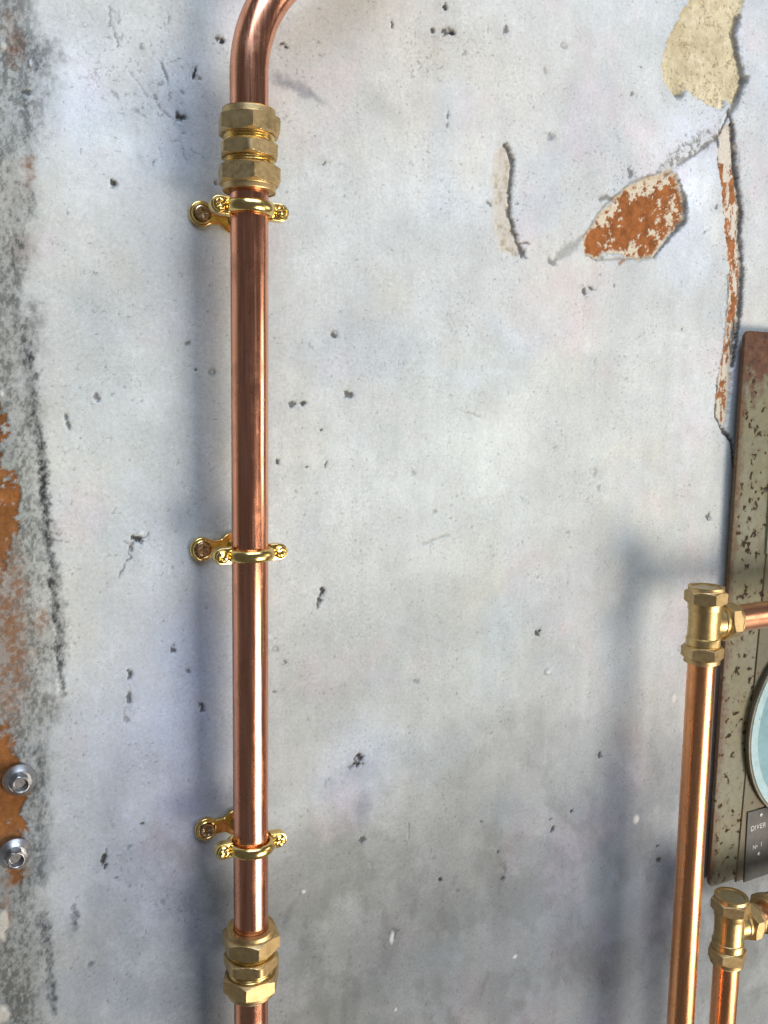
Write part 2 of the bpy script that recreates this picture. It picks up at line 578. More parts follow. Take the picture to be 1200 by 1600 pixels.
# ---- grubby dark margin on the left with scraped bare iron
gx = lambda px, py: wp(px, py)[0]
edge = np.interp(ZZ, [wp(0, y)[1] for y in (1600, 1300, 1050, 900, 700, 500, 300, 100, 0)],
                 [gx(x, y) for x, y in ((85, 1600), (80, 1300), (100, 1050), (92, 900), (68, 700), (55, 500), (62, 300), (90, 100), (60, 0))])
dE = (edge + W1 * 5 + fbm(22, 3, 51) * 9) - XX
band = sstep(-6, 16, dE)
gr = fbm(2.0, 4, 52, sx=1, sz=.6, gain=.8)
mult(ALL, band, (.60, .60, .585))
mult(ALL, band * sstep(-.12, .34, gr + .35 * fbm(14, 3, 53, sx=1, sz=.3)), (.50, .50, .48))
mult(ALL, band * sstep(.1, .5, -gr), (1.18, 1.18, 1.15))
H += band * gr * .45
for pts, w, st, wr in (([(48, 560), (58, 660), (68, 740), (72, 800)], 12, .75, 3), ([(66, 700), (74, 830), (80, 900), (90, 1000), (97, 1085)], 11, .85, 3),
                       ([(84, 880), (92, 960), (97, 1030)], 18, .7, 4), ([(55, 480), (42, 590), (55, 680)], 22, .45, 5),
                       ([(30, 380), (22, 480), (40, 560)], 14, .45, 5), ([(36, 150), (52, 330)], 9, .45, 3),
                       ([(62, 828), (93, 833)], 4, .75, 2), ([(62, 841), (95, 843)], 4, .75, 2), ([(64, 815), (80, 818)], 5, .5, 2),
                       ([(64, 1180), (62, 1290), (66, 1380)], 16, .5, 4), ([(66, 1430), (78, 1500), (84, 1580)], 12, .8, 3),
                       ([(117, 1415), (119, 1450)], 9, .75, 2), ([(30, 60), (60, 90), (80, 80)], 34, .5, 8), ([(15, 80), (50, 100)], 20, .45, 6)):
    s, m = stroke(pts, w, wr, .8)
    k = m * st * (0.45 + 0.55 * sstep(-.3, .3, gr[s]))
    mult(s, np.clip(k * 1.2, 0, 1), (.20, .21, .22))
# raised lime ridge beside the black smear
s, m = stroke([(78, 940), (84, 1010), (88, 1090)], 7, 2); mult(s, m * .5, (1.25, 1.25, 1.25)); H[s] += m * .6

# bare rust at the left margin
for pts in ([(-40, 600), (4, 640), (12, 668), (8, 692), (-40, 700)],
            [(-40, 700), (0, 705), (6, 735), (28, 738), (33, 775), (30, 830), (15, 850), (8, 895), (-40, 900)],
            [(-40, 1120), (8, 1125), (12, 1150), (24, 1155), (30, 1180), (42, 1215), (40, 1290), (36, 1330), (-40, 1345)],
            [(10, 1355), (36, 1360), (34, 1388), (18, 1382)]):
    s, d = poly_sd(pts, 3.0)
    holes = sstep(.16, .30, fbm(6, 4, 61, gain=.7)[s]) * sstep(6, 0, d) + sstep(.42, .54, fbm(6, 4, 62, gain=.75)[s] + .25 * W3[s])
    m = sstep(-.3, .5, d) * (1 - np.clip(holes, 0, 1))
    rc = np.array((.27, .105, .028)) * (1 + .5 * fbm(8, 4, 63)[s][..., None])
    COL[s] = COL[s] * (1 - m[..., None]) + rc * m[..., None]
    H[s] -= m * 1.0
    PART[s][m > .5] = 3
for px, py, rx, ry, st in ((12, 930, 28, 80, .9), (16, 1040, 26, 90, .85), (62, 970, 10, 22, .75), (56, 1017, 6, 8, .7), (22, 60, 16, 40, .55),
                           (45, 262, 13, 26, .75), (25, 1370, 20, 16, .7), (8, 1430, 10, 30, .6), (12, 1320, 30, 20, .8)):
    s, m = blob(px, py, rx, ry, 0, warp=5, soft=.6)
    tx = .35 + .65 * sstep(-.15, .25, fbm(2.8, 4, 64, gain=.75)[s])
    tint(s, m * st * tx, (.25, .125, .06))
for px, py, rx, ry in ((3, 1445, 9, 22), (4, 1585, 9, 14), (3, 70, 6, 8)):
    s, m = blob(px, py, rx, ry, 0, warp=3, soft=.3); tint(s, m * .8, (.62, .60, .54)); H[s] += m * .7

# ---- the big flaked patch of sandy undercoat, upper right
patch = [(1077, -60), (1077, 0), (1066, 23), (1047, 57), (1033, 100), (1039, 130), (1058, 149), (1073, 142), (1100, 159), (1127, 172),
         (1135, 155), (1146, 166), (1158, 146), (1163, 126), (1156, 92), (1150, 57), (1156, 31), (1163, 0), (1163, -60)]
s, d = poly_sd(patch, 1.2)
m = sstep(-.4, .5, d)
f1 = fbm(5, 5, 71, gain=.7)[s]
cc = np.array((.66, .56, .36)) * (1 + .16 * f1 + .10 * fbm(20, 3, 73)[s])[..., None]
COL[s] = COL[s] * (1 - m[..., None]) + cc * m[..., None]
pore = sstep(.22, .5, fbm(3.0, 4, 72, gain=.7)[s]); mult(s, m * pore, (.55, .52, .46)); H[s] -= m * pore * .5
mult(s, m * sstep(-.1, .5, fbm(17, 4, 74, gain=.65)[s]), (.80, .78, .74))
mult(s, m * sstep(.2, .5, fbm(9, 4, 76, gain=.65)[s]), (1.12, 1.13, 1.2))
H[s] += -m * (2.4 + .9 * f1)
PART[s][d > 0] = 1
lip = np.exp(-((d + .9) / .8) ** 2); H[s] += lip * (.5 + 1.0 * W1[s])
s, k = stroke([(1155, 28), (1148, 52), (1156, 92), (1164, 126), (1150, 165), (1139, 178)], 7, 1.2, .7); tint(s, k * .8, (.10, .09, .075)); H[s] -= k * 1.3
s, k = stroke([(1160, 126), (1168, 123)], 6, .6); tint(s, k * .8, (.08, .075, .07)); H[s] -= k
s, k = stroke([(1058, 150), (1066, 148)], 7, .8); tint(s, k * .7, (.12, .11, .09)); H[s] -= k

# ---- brick showing through, upper right
brick = [(912, 376), (911, 387), (916, 400), (928, 406), (941, 402), (945, 397), (966, 397), (985, 404), (1008, 406), (1024, 402), (1031, 391), (1047, 368),
         (1066, 355), (1073, 345), (1070, 337), (1075, 326), (1071, 312), (1064, 291), (1058, 274), (1047, 264), (1035, 270), (1016, 276), (993, 286), (974, 299),
         (958, 312), (960, 322), (947, 326), (935, 339), (932, 347), (918, 362)]
s, d = poly_sd(brick, 1.3)
m = sstep(-.3, .4, d)
tint(s, m, (.66, .57, .42)); H[s] -= m * 2.2; H[s] += np.exp(-((d + 1.2) / 1.1) ** 2) * (.5 + .9 * W1[s])
PART[s][d > 0] = 1
bn = fbm(8, 5, 81, x=XX * .8 + ZZ * .6, z=ZZ * .8 - XX * .6, sx=.55, sz=1.0, gain=.72)[s]
bn = bn + .45 * W3[s] + .3 * fbm(4.5, 3, 86, gain=.7)[s]
bm_ = sstep(1.0, 3.4, d + 2.0 * W1[s]) * sstep(-.24, -.12, bn)
bc = np.array((.31, .105, .028)) * (1 + .6 * fbm(6, 4, 83, gain=.7)[s])[..., None]
COL[s] = COL[s] * (1 - bm_[..., None]) + bc * bm_[..., None]
H[s] -= bm_ * .7
PART[s][bm_ > .5] = 2
s, k = stroke([(1062, 280), (1072, 310), (1073, 345), (1050, 368), (1024, 400)], 6, 1.5, .8, True); tint(s, k * .85, (.10, .09, .08)); H[s] -= k
s, k = stroke([(912, 370), (940, 326), (985, 286), (1030, 268)], 3.5, 1.0, .8); tint(s, k * .6, (.16, .15, .13)); H[s] -= k * .6
s, k = stroke([(938, 311), (950, 308), (958, 312)], 5, .8, .8); tint(s, k * .8, (.16, .14, .12)); H[s] -= k
s, k = stroke([(914, 395), (930, 406), (985, 404), (1020, 400)], 3, 1.0, .8); tint(s, k * .5, (.2, .17, .13)); H[s] -= k * .5
# smear from the brick up to the long crack, and its tail
s, k = stroke([(1042, 262), (1062, 240), (1095, 222), (1128, 202)], 17, 4, .8)
k2 = k * sstep(-.05, .22, fbm(3.2, 4, 85, gain=.75)[s]); tint(s, k * .35, (.55, .51, .44)); tint(s, k2 * .75, (.14, .13, .12)); H[s] -= k2 * .6
s, k = stroke([(1060, 258), (1095, 234), (1128, 208)], 4, 1.5, .7); tint(s, k * .7, (.15, .14, .12)); H[s] -= k * .8
s, k = stroke([(862, 409), (884, 392), (912, 370)], 12, 2, .6, True); tint(s, k * .6, (.26, .255, .23)); H[s] -= k * .5
s, k = stroke([(859, 407), (866, 411)], 7, 1.5); tint(s, k * .7, (.15, .15, .14)); H[s] -= k * .8
s, k = stroke([(968, 412), (975, 406)], 4, .8); tint(s, k * .8, (.3, .14, .07))

crumb = fbm(2.2, 3, 88, gain=.8)
for px, py, rx, ry in ((1000, 300, 110, 70), (1150, 100, 30, 110), (1140, 420, 34, 260), (800, 320, 30, 100), (1085, 160, 60, 24)):
    s, m = blob(px, py, rx, ry, 0, warp=6, soft=.6)
    k = m * sstep(.42, .58, crumb[s]); H[s] += k * .5; mult(s, k * .6, (1.15, 1.12, 1.06))
    k = m * sstep(.46, .60, -crumb[s]); H[s] -= k * .6; mult(s, k, (.42, .40, .37))

# ---- the long vertical scar
scar = [(1124, 205), (1143, 190), (1150, 230), (1153, 290), (1159, 330), (1156, 375), (1161, 420), (1157, 480), (1152, 530), (1143, 575), (1141, 615),
        (1136, 650), (1131, 668), (1121, 652), (1122, 612), (1127, 570), (1134, 520), (1139, 470), (1140, 420), (1134, 360), (1129, 300), (1122, 250)]
s, d = poly_sd(scar, 1.6)
m = sstep(-.3, .4, d)
tint(s, m, (.66, .59, .48)); H[s] -= m * 2.0; H[s] += np.exp(-((d + 1.2) / 1.1) ** 2) * (.5 + .9 * W1[s])
PART[s][d > 0] = 1
n_ = fbm(5, 4, 91, sx=1.0, sz=.35, gain=.7)[s]
z1, z2 = wp(1135, 255)[1], wp(1130, 665)[1]
rm = sstep(.8, 2.4, d) * sstep(-.06, .05, n_ + .3 * W3[s]) * (ZZ[s] < z1)
rc = np.array((.34, .13, .045)) * (1 + .5 * fbm(5, 3, 93)[s])[..., None]
COL[s] = COL[s] * (1 - rm[..., None]) + rc * rm[..., None]
PART[s][rm > .5] = 2
for pts, w, st in (([(1144, 192), (1148, 240), (1150, 265)], 7, .95), ([(1152, 270), (1159, 320), (1157, 370), (1161, 420), (1156, 490)], 6, .9),
                   ([(1154, 235), (1156, 270)], 3, .6), ([(1121, 222), (1124, 262), (1133, 320)], 3, .5), ([(1138, 430), (1137, 480), (1131, 545), (1121, 600), (1119, 650)], 4, .85),
                   ([(1119, 648), (1127, 668), (1144, 692), (1146, 720)], 4, .85), ([(1150, 500), (1146, 545)], 6, .6)):
    s, k = stroke(pts, w, 1.6, .8)
    k = k * (.5 + .5 * sstep(-.3, .2, gr[s])); tint(s, k * st, (.13, .115, .10)); H[s] -= k * 1.0

for pts, w in (([(1139, 178), (1146, 200), (1149, 262), (1155, 300), (1160, 332), (1157, 372), (1162, 418), (1158, 480), (1153, 528), (1145, 572)], 3.6),
               ([(1139, 178), (1128, 200), (1122, 222), (1124, 262)], 2.6), ([(1122, 604), (1119, 650), (1127, 668), (1144, 692), (1147, 730)], 3.2)):
    s, k = stroke(pts, w, .9, .6); tint(s, k * .9, (.085, .075, .065)); H[s] -= k * 1.4

# ---- narrow slot with broken edge
slot = [(778, 234), (797, 231), (801, 258), (797, 296), (798, 330), (806, 362), (814, 396), (800, 399), (784, 394), (774, 350), (770, 300), (772, 262)]
s, d = poly_sd(slot, 1.6)
m = sstep(-4, 2.5, d); m2 = sstep(0, .6, d)
tint(s, m * .75, (.60, .53, .42)); mult(s, m * sstep(.0, .4, fbm(4, 4, 95, gain=.7)[s]), (.78, .74, .68)); H[s] -= m * .8
PART[s][d > .6] = 1
s, k = stroke([(790, 229), (798, 240), (801, 258), (797, 296), (796, 325), (803, 360), (812, 385), (818, 402)], 5, 1.8, .7); tint(s, k * .9, (.07, .065, .06)); H[s] -= k * 1.6
for pts in ([(812, 380), (826, 380)], [(818, 395), (822, 404)], [(797, 245), (803, 250)], [(762, 316), (768, 322)]):
    s, k = stroke(pts, 3, 1.2); tint(s, k * .8, (.12, .11, .10)); H[s] -= k

# ---- pits and nicks: px, py, rx, ry, angle(deg, + anticlockwise), darkness
PITS = [(340, 60, 3, 4, 0, .8), (348, 63, 5, 5, 0, .95), (305, 113, 3.2, 11, 20, .95), (312, 122, 4, 2, 40, .6), (281, 185, 6, 6, 0, .7), (287, 182, 4, 5, 0, .8),
        (277, 178, 3, 5, -30, .7), (440, 68, 5, 2.6, -20, .8), (448, 73, 4, 3.5, 0, .9), (175, 284, 6, 6, 0, .9), (176, 290, 8, 2.5, -30, .5),
        (241, 253, 2, 7, 10, .7), (335, 287, 3, 5, 0, .7), (42, 143, 9, 4, 0, .8), (695, 11, 5, 6, 0, .9), (676, 47, 5, 5, 0, .85), (701, 50, 10, 6, -12, .8),
        (708, 53, 4, 4, 0, .9), (614, 39, 3, 4.5, 0, .9), (790, 45, 4, 9, 8, .75), (882, 72, 4, 4, 0, .35), (507, 255, 2.6, 5, 30, .8), (523, 523, 5, 5, 0, .8),
        (545, 617, 9, 6, 35, .8), (458, 631, 7, 4.5, 0, .8), (474, 630, 6, 4, 0, .85), (502, 671, 2.5, 2.5, 0, .9), (434, 721, 4, 6, 0, .85), (478, 729, 3, 2, 0, .8),
        (510, 725, 2.6, 5, 20, .85), (597, 657, 1.5, 4, -40, .6), (216, 842, 14, 4.5, 18, .9), (205, 858, 3, 7, -15, .7), (104, 660, 3.4, 14, -15, .75), (151, 621, 5, 9, -20, .7),
        (293, 537, 6, 3.5, -20, .6), (331, 582, 6, 5, 0, .35), (306, 577, 2, 2, 0, .9), (504, 923, 4, 9, -8, .9), (500, 937, 4, 6, -20, .85), (497, 945, 2, 6, -25, .8),
        (561, 1183, 4, 8, -20, .9), (559, 1194, 7, 5, 0, .9), (549, 1199, 6, 4, 0, .6), (566, 1313, 6, 6, -20, .75), (204, 1056, 4, 12, -4, .85), (202, 1090, 4, 12, 5, .75),
        (195, 1122, 5, 8, -20, .5), (271, 1014, 4, 9, -8, .8), (293, 1049, 5, 4, 30, .8), (315, 1105, 4.5, 7, -10, .8), (163, 1339, 3.4, 12, 10, .9), (166, 1354, 2.6, 6, 30, .85),
        (182, 1372, 4, 2, 0, .7), (223, 1287, 3, 2, 0, .9), (202, 1323, 5, 5, 0, .5), (140, 1507, 4, 5, 0, .55), (840, 990, 3, 6, -35, .85), (844, 985, 2, 2, 0, .9),
        (937, 1181, 5, 4, 20, .8), (688, 1374, 3, 4, -20, .9), (893, 1268, 2, 2, 0, .9), (863, 1297, 2.5, 6, 20, .8), (860, 1281, 3, 2, 0, .6), (778, 1332, 1.8, 1.8, 0, .8),
        (752, 1283, 2.5, 2, 30, .7), (1027, 1322, 2, 2, 0, .9), (1029, 1344, 4, 3.5, 0, .8), (1107, 808, 4, 6, 0, .8), (1065, 515, 2.2, 3, 0, .6), (1121, 323, 2.6, 5, 0, .7),
        (1102, 363, 1.4, 5, 35, .7), (913, 456, 4, 8, -30, .8), (924, 450, 6, 2.4, 20, .8), (938, 429, 5, 2, 10, .6), (960, 446, 2, 3.5, 0, .7), (985, 270, 4, 10, -8, .7),
        (988, 148, 3, 3, 0, .7), (971, 148, 2, 2, 0, .7), (1002, 106, 2, 1.8, 0, .6), (852, 112, 4, 5, -20, .4), (430, 1014, 5, 5, 0, .25), (445, 1034, 4, 1.8, 35, .7),
        (428, 1081, 5, 1.2, 8, .7), (612, 1460, 7, 9, 0, .4), (650, 1065, 6, 5, 20, .4), (786, 1372, 3, 3, 0, .7), (787, 1355, 3, 12, -12, .35), (700, 180, 2.2, 9, 10, .7),
        (699, 196, 2, 6, 0, .6), (645, 742, 5, 4, 0, .4), (680, 800, 6, 4, 20, .45), (805, 395, 4, 3, 0, .4), (868, 700, 3, 4, 0, .4), (930, 740, 4, 9, 10, .35), (935, 760, 4, 6, 10, .4),
        (815, 778, 5, 4, 0, .45), (886, 832, 4, 3, 0, .45), (860, 214, 7, 5, -30, .45), (253, 1410, 4, 4, 0, .35)]
for px, py, rx, ry, a, dk in PITS:
    s, m = blob(px, py, rx * .9, ry * .95, -a, warp=1.0, soft=.95, pad=3.6)
    rag = .5 * W3[s] + .5 * fbm(1.5, 2, 57 + int(px) % 5)[s] if False else .75 * W3[s] + .35 * W4[s]
    m = sstep(.44, .72, m + rag * .85)
    H[s] -= m * (1.5 * dk + .2)
    tint(s, m * min(1, 1.12 * dk ** 1.6), (.045, .043, .040))
    s2, m2 = blob(px - 1, py + 1, rx * 2.2 + 2, ry * 1.9 + 2, -a, warp=2, soft=.8, pad=3)
    mult(s2, m2 * .18 * sstep(.05, .45, W4[s2] + .1), (.45, .45, .44))
# pebble-like rings and pale chips
for px, py, r in ((331, 582, 6), (882, 71, 5.5), (430, 1014, 5), (523, 522, 6), (855, 1050, 5)):
    s, a_ = blob(px, py, r, r, 0, .6, .2, 3); s, b_ = blob(px, py, r * .62, r * .62, 0, .6, .3, 3 / .62)
    k = np.clip(a_ - b_, 0, 1); H[s] -= k * .7; mult(s, k * .6, (.4, .4, .38)); H[s] += b_ * .4
for px, py, rx, ry in ((1052, 1090, 3, 6), (857, 1050, 4, 3), (994, 1280, 4, 6), (804, 1495, 3, 3), (612, 1465, 3, 9), (474, 1393, 3, 2.5), (617, 1577, 2, 2), (219, 833, 4, 3), (48, 98, 2, 6), (3, 615, 3, 4)):
    s, m = blob(px, py, rx, ry, 0, .8, .5, 3); tint(s, m * .8, (.74, .74, .73)); H[s] += m * .7
# crack from the torn nick, drawn cracks upper left
for pts, w, st in (([(208, 848), (200, 862), (207, 872), (197, 880), (186, 902)], 2.4, .7), ([(232, 836), (216, 842), (202, 850), (194, 845)], 2.2, .7),
                   ([(171, 10), (173, 30), (170, 40)], 2.4, .6), ([(176, 38), (181, 55), (183, 75)], 2.6, .6), ([(186, 18), (185, 34)], 2.2, .5), ([(252, 100), (262, 126)], 2.6, .7),
                   ([(264, 22), (264, 36)], 2.2, .5), ([(247, 165), (266, 184), (276, 190)], 2.0, .5), ([(200, 110), (230, 150), (232, 165)], 1.6, .35),
                   ([(1055, 235), (1030, 262)], 2, .3), ([(560, 1178), (553, 1186), (560, 1192)], 2.5, .8), ([(566, 1180), (560, 1190)], 2, .8), ([(640, 1285), (639, 1308)], 1.6, .5),
                   ([(720, 640), (752, 652)], 2, .35), ([(660, 850), (700, 836)], 3, .3), ([(498, 935), (496, 952)], 2, .8)):
    s, k = stroke(pts, w, 1.3, .7); tint(s, k * st, (.09, .085, .08)); H[s] -= k * .8
# blue-grey smudges
for px, py, rx, ry, a, st in ((444, 127, 17, 9, -8, .6), (470, 138, 24, 6, -22, .35), (490, 152, 24, 6, -16, .5), (566, 1262, 12, 26, -8, .45), (562, 1200, 26, 20, 0, .35),
                              (860, 213, 9, 4, -20, .35), (240, 1330, 30, 34, 10, .22), (595, 165, 30, 16, -30, .2), (330, 1230, 6, 16, 0, .2), (112, 1450, 8, 20, 0, .3)):
    s, m = blob(px, py, rx, ry, a, warp=4, soft=.8); mult(s, m * st, (.38, .40, .47))
# long drips
for pts, w, st in (([(545, 1480), (538, 1600)], 14, .25), ([(478, 1430), (470, 1500), (462, 1560)], 18, .22), ([(600, 1420), (606, 1480), (600, 1520)], 30, .28), ([(700, 1400), (715, 1360)], 8, .25),
                   ([(500, 1500), (510, 1600)], 40, .16), ([(440, 1450), (470, 1390)], 10, .25), ([(780, 1395), (790, 1340)], 12, .22), ([(752, 1560), (762, 1515)], 8, .3),
                   ([(640, 1440), (652, 1400)], 10, .25), ([(570, 1400), (566, 1440)], 16, .18)):
    s, m = stroke(pts, w, 3, .8, True); mult(s, m * st, (.45, .45, .44))

COL = np.clip(COL, .02, .86)
Hp = np.pad(H, 1, mode='edge')                       # round the broken edges a little
Hb = (Hp[:-2] + 2 * Hp[1:-1] + Hp[2:]) / 4
H = (Hb[:, :-2] + 2 * Hb[:, 1:-1] + Hb[:, 2:]) / 4
# mesh split into plaster coat and the layers showing through it
nz, nx = SHAPE
co = np.stack([XX, -H, ZZ], -1).reshape(-1, 3) * .001
idx = np.arange(nz * nx).reshape(nz, nx)
quads = np.stack([idx[:-1, :-1], idx[:-1, 1:], idx[1:, 1:], idx[1:, :-1]], -1)
fpart = PART[:-1, :-1]
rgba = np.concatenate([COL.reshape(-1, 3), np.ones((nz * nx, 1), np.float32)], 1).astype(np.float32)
# true normals of the whole relief, so that the layers shade as one surface
hy, hx = np.gradient(H.astype(np.float64), GZ, GX)
NRM = np.stack([-hx, -np.ones_like(hx), -hy], -1)
NRM /= np.linalg.norm(NRM, axis=-1, keepdims=True)
NRM = NRM.reshape(-1, 3).astype(np.float32)


def wall_piece(name, sel, mat, parent=None, slab=False):
    q = quads[sel]
    used, inv = np.unique(q, return_inverse=True)
    q = inv.reshape(-1, 4)
    v = co[used]; c = rgba[used]; nn = NRM[used]
    me = bpy.data.meshes.new(name)
    if slab:                                     # give the wall its thickness
        back = np.array([[GX[0], 110, GZ[0]], [GX[-1], 110, GZ[0]], [GX[-1], 110, GZ[-1]], [GX[0], 110, GZ[-1]]]) * .001
    me.vertices.add(len(v)); me.vertices.foreach_set('co', v.astype(np.float32).ravel())
    me.loops.add(q.size); me.loops.foreach_set('vertex_index', q.astype(np.int32).ravel())
    me.polygons.add(len(q)); me.polygons.foreach_set('loop_start', np.arange(0, q.size, 4, dtype=np.int32))
    me.update(calc_edges=True)
    ca = me.color_attributes.new('pigment_and_shade', 'FLOAT_COLOR', 'POINT')
    ca.data.foreach_set('color', c.ravel())
    me.polygons.foreach_set('use_smooth', np.ones(len(q), bool))
    me.normals_split_custom_set_from_vertices(nn.tolist() if False else nn)
    me.materials.append(mat)
    o = bpy.data.objects.new(name, me)
    C.objects.link(o)
    if parent: o.parent = parent
    return o


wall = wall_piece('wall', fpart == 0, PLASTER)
tag(wall, 'weathered grey limewashed plaster wall with flaked patches, pits and stains', None, kind='structure')
# label the connected flakes so that each one is a part of its own
lab = np.zeros_like(fpart, np.int32)


def region(part, x0, x1, y0, y1):
    a = wp(x0, y0); b = wp(x1, y1); c = wp(x0, y1); d_ = wp(x1, y0)
    xs = [a[0], b[0], c[0], d_[0]]; zs = [a[1], b[1], c[1], d_[1]]
    xm, zm = XX[:-1, :-1], ZZ[:-1, :-1]
    return (fpart == part) & (xm > min(xs)) & (xm < max(xs)) & (zm > min(zs)) & (zm < max(zs)) & (lab == 0)


for nm, part, box, mat in (('exposed_undercoat', 1, (1000, 1190, -200, 180), UNDERCOAT), ('exposed_undercoat', 1, (890, 1092, 240, 425), UNDERCOAT),
                           ('exposed_undercoat', 1, (1095, 1200, 150, 720), UNDERCOAT), ('exposed_undercoat', 1, (740, 850, 200, 430), UNDERCOAT),
                           ('exposed_brick', 2, (890, 1092, 240, 425), BRICK), ('exposed_brick', 2, (1095, 1200, 150, 720), BRICK),
                           ('rust_patch', 3, (-400, 60, 560, 920), RUSTED), ('rust_patch', 3, (-400, 60, 1000, 1400), RUSTED)):
    sel = region(part, *box)
    if sel.any():
        lab[sel] = 1
        wall_piece(nm, sel, mat, wall)
rest = (fpart != 0) & (lab == 0)
if rest.any():
    wall_piece('exposed_undercoat', rest, UNDERCOAT, wall)
# the body of the wall behind its coat
g = Geo()
x0, x1, z0, z1 = GX[0], GX[-1], GZ[0], GZ[-1]
g.add([(x0, 6, z0), (x1, 6, z0), (x1, 6, z1), (x0, 6, z1), (x0, 110, z0), (x1, 110, z0), (x1, 110, z1), (x0, 110, z1)],
      [(0, 1, 2, 3), (4, 7, 6, 5), (0, 4, 5, 1), (1, 5, 6, 2), (2, 6, 7, 3), (3, 7, 4, 0)])
MASON, nt_, b_ = new_mat('masonry_core')
nt_.links.new(ramp(nt_, noise(nt_, 30, 5), [(.3, (.30, .27, .23)), (.7, (.42, .39, .34))]), b_.inputs['Base Color'])
b_.inputs['Roughness'].default_value = .9
g.build('masonry_core', MASON, wall)

# ------------------------------------------------------------------ left riser: pipes
PR = 11.0
D1, D2, D3 = 34.5, 58.0, 55.0
A = at(389.6, 340, D1); B = at(392.6, 1590, D1)
axis_l = Vector(B - A).normalized()                    # pointing down
pl = lambda z: Vector(A) + axis_l * ((z - A[2]) / axis_l.z)


def zpx(px, py, D):
    return at(px, py, D)[2]


zc_top = zpx(390.5, 238, D1)        # middle of the upper coupling
zc_bot = zpx(393, 1497, D1)         # middle of the lower coupling
TILT_L = axis_l.rotation_difference(Vector((0, 0, -1))).inverted().to_euler()


def pipe(name, pts, label, group, mat=COPPER, n=64):
    base = Vector(pts[-1])
    v, f = tube([tuple(Vector(p) - base) for p in pts], PR, n)
    o = link_mesh(name, v, f, mat, None, sharp=40, loc=base)
    return tag(o, label, 'pipe', group)


def line(a, b, k):
    a, b = Vector(a), Vector(b)
    return [a.lerp(b, i / k) for i in range(k + 1)]


# bent pipe: straight stub, then a swept bend to the right
s0 = pl(zc_top + 2.0)
bz = zpx(391, 118, D1)
s1 = pl(bz)
RB = 80.0
upv = -axis_l
rgt = Vector((1, 0, 0)); rgt = (rgt - upv * rgt.dot(upv)).normalized()
cen = s1 + rgt * RB
bend = [cen - rgt * RB * math.cos(a) + upv * RB * math.sin(a) for a in [R_(50) * i / 20 for i in range(21)]]
endb = bend[-1] + (bend[-1] - bend[-2]).normalized() * 320
pipe('copper_pipe', [endb, *bend[::-1], *line(s1, s0, 4)[1:]],
     'copper pipe curving to the right at the top, above the upper brass coupling', 'copper pipes')
pipe('copper_pipe', line(pl(zc_top - 2.0), pl(zc_bot + 2.0), 24),
     'long straight copper pipe held by three brass clips between two couplings', 'copper pipes')
pipe('copper_pipe', line(pl(zc_bot - 2.0), pl(zc_bot - 190), 8),
     'copper pipe stub leaving the bottom of the lower left brass coupling', 'copper pipes')


# ------------------------------------------------------------------ fittings
def thread_rings(z0, z1, r, depth=.75, pitch=1.5):
    out = []
    z = z0
    sgn = 1 if z1 > z0 else -1
    k = int(abs(z1 - z0) / pitch)
    for i in range(k):
        out += [(z + sgn * .15 * pitch, r - depth), (z + sgn * .5 * pitch, r), (z + sgn * .75 * pitch, r - .05)]
        z += sgn * pitch
    return out


AF, BORE = 33.0, PR + .18


def coupling(loc, rot, label, group, nut_rots, body_rot, ax_rot=None):
    t = empty('compression_coupling', loc, label, 'pipe fitting', group, rot)
    b = [(-20, BORE + .05), (-20, 13.6)] + thread_rings(-19.6, -4.6, 14.6) + [(-4.2, 13.9), (-2, 13.9), (2, 13.9), (4.2, 13.9)]
    b += thread_rings(19.6, 4.6, 14.6)[::-1] + [(20, 13.6), (20, BORE + .05)]
    v, f = revolve(b, 96, body_rot)
    tb = link_mesh('threaded_body', v, f, BRASS_T, t, sharp=28)
    af = 31.6
    b = [(-4.0, 14.0)]
    for d in (0, .15, .35, .6, .9, 1.2): b.append((-4.0 + d, 15.5 + d * 1.9, af))
    for d in (1.2, .9, .6, .35, .15, 0): b.append((4.0 - d, 15.5 + d * 1.9, af))
    b += [(4.0, 14.0)]
    v, f = revolve(b, 96, body_rot)
    link_mesh('centre_hex', v, f, BRASS, t, sharp=24)
    for end, nr in zip((1, -1), nut_rots):
        v, f = revolve(nut_rings(8.3, 18.8, AF, 14.75, 15.3, 3.6, end=end), 120, nr)
        nut = link_mesh('nut', v, f, BRASS, t, sharp=24)
        lipz = 22.0 * end
        v, f = revolve([(lipz, BORE + .1), (lipz, 14.9), (lipz - end * 1.2, 14.9), (lipz - end * 1.2, BORE + .1)], 72)
        link_mesh('nut_lip', v, f, BRASS, nut, sharp=30)
    return t


coupling(pl(zc_top), TILT_L, 'upper brass compression coupling below the curved copper pipe', 'brass couplings', (R_(-72), R_(-70)), R_(-76))
cb = coupling(pl(zc_bot), TILT_L, 'lower left brass compression coupling near the bottom edge', 'brass couplings', (R_(-64), R_(-88)), R_(-58))


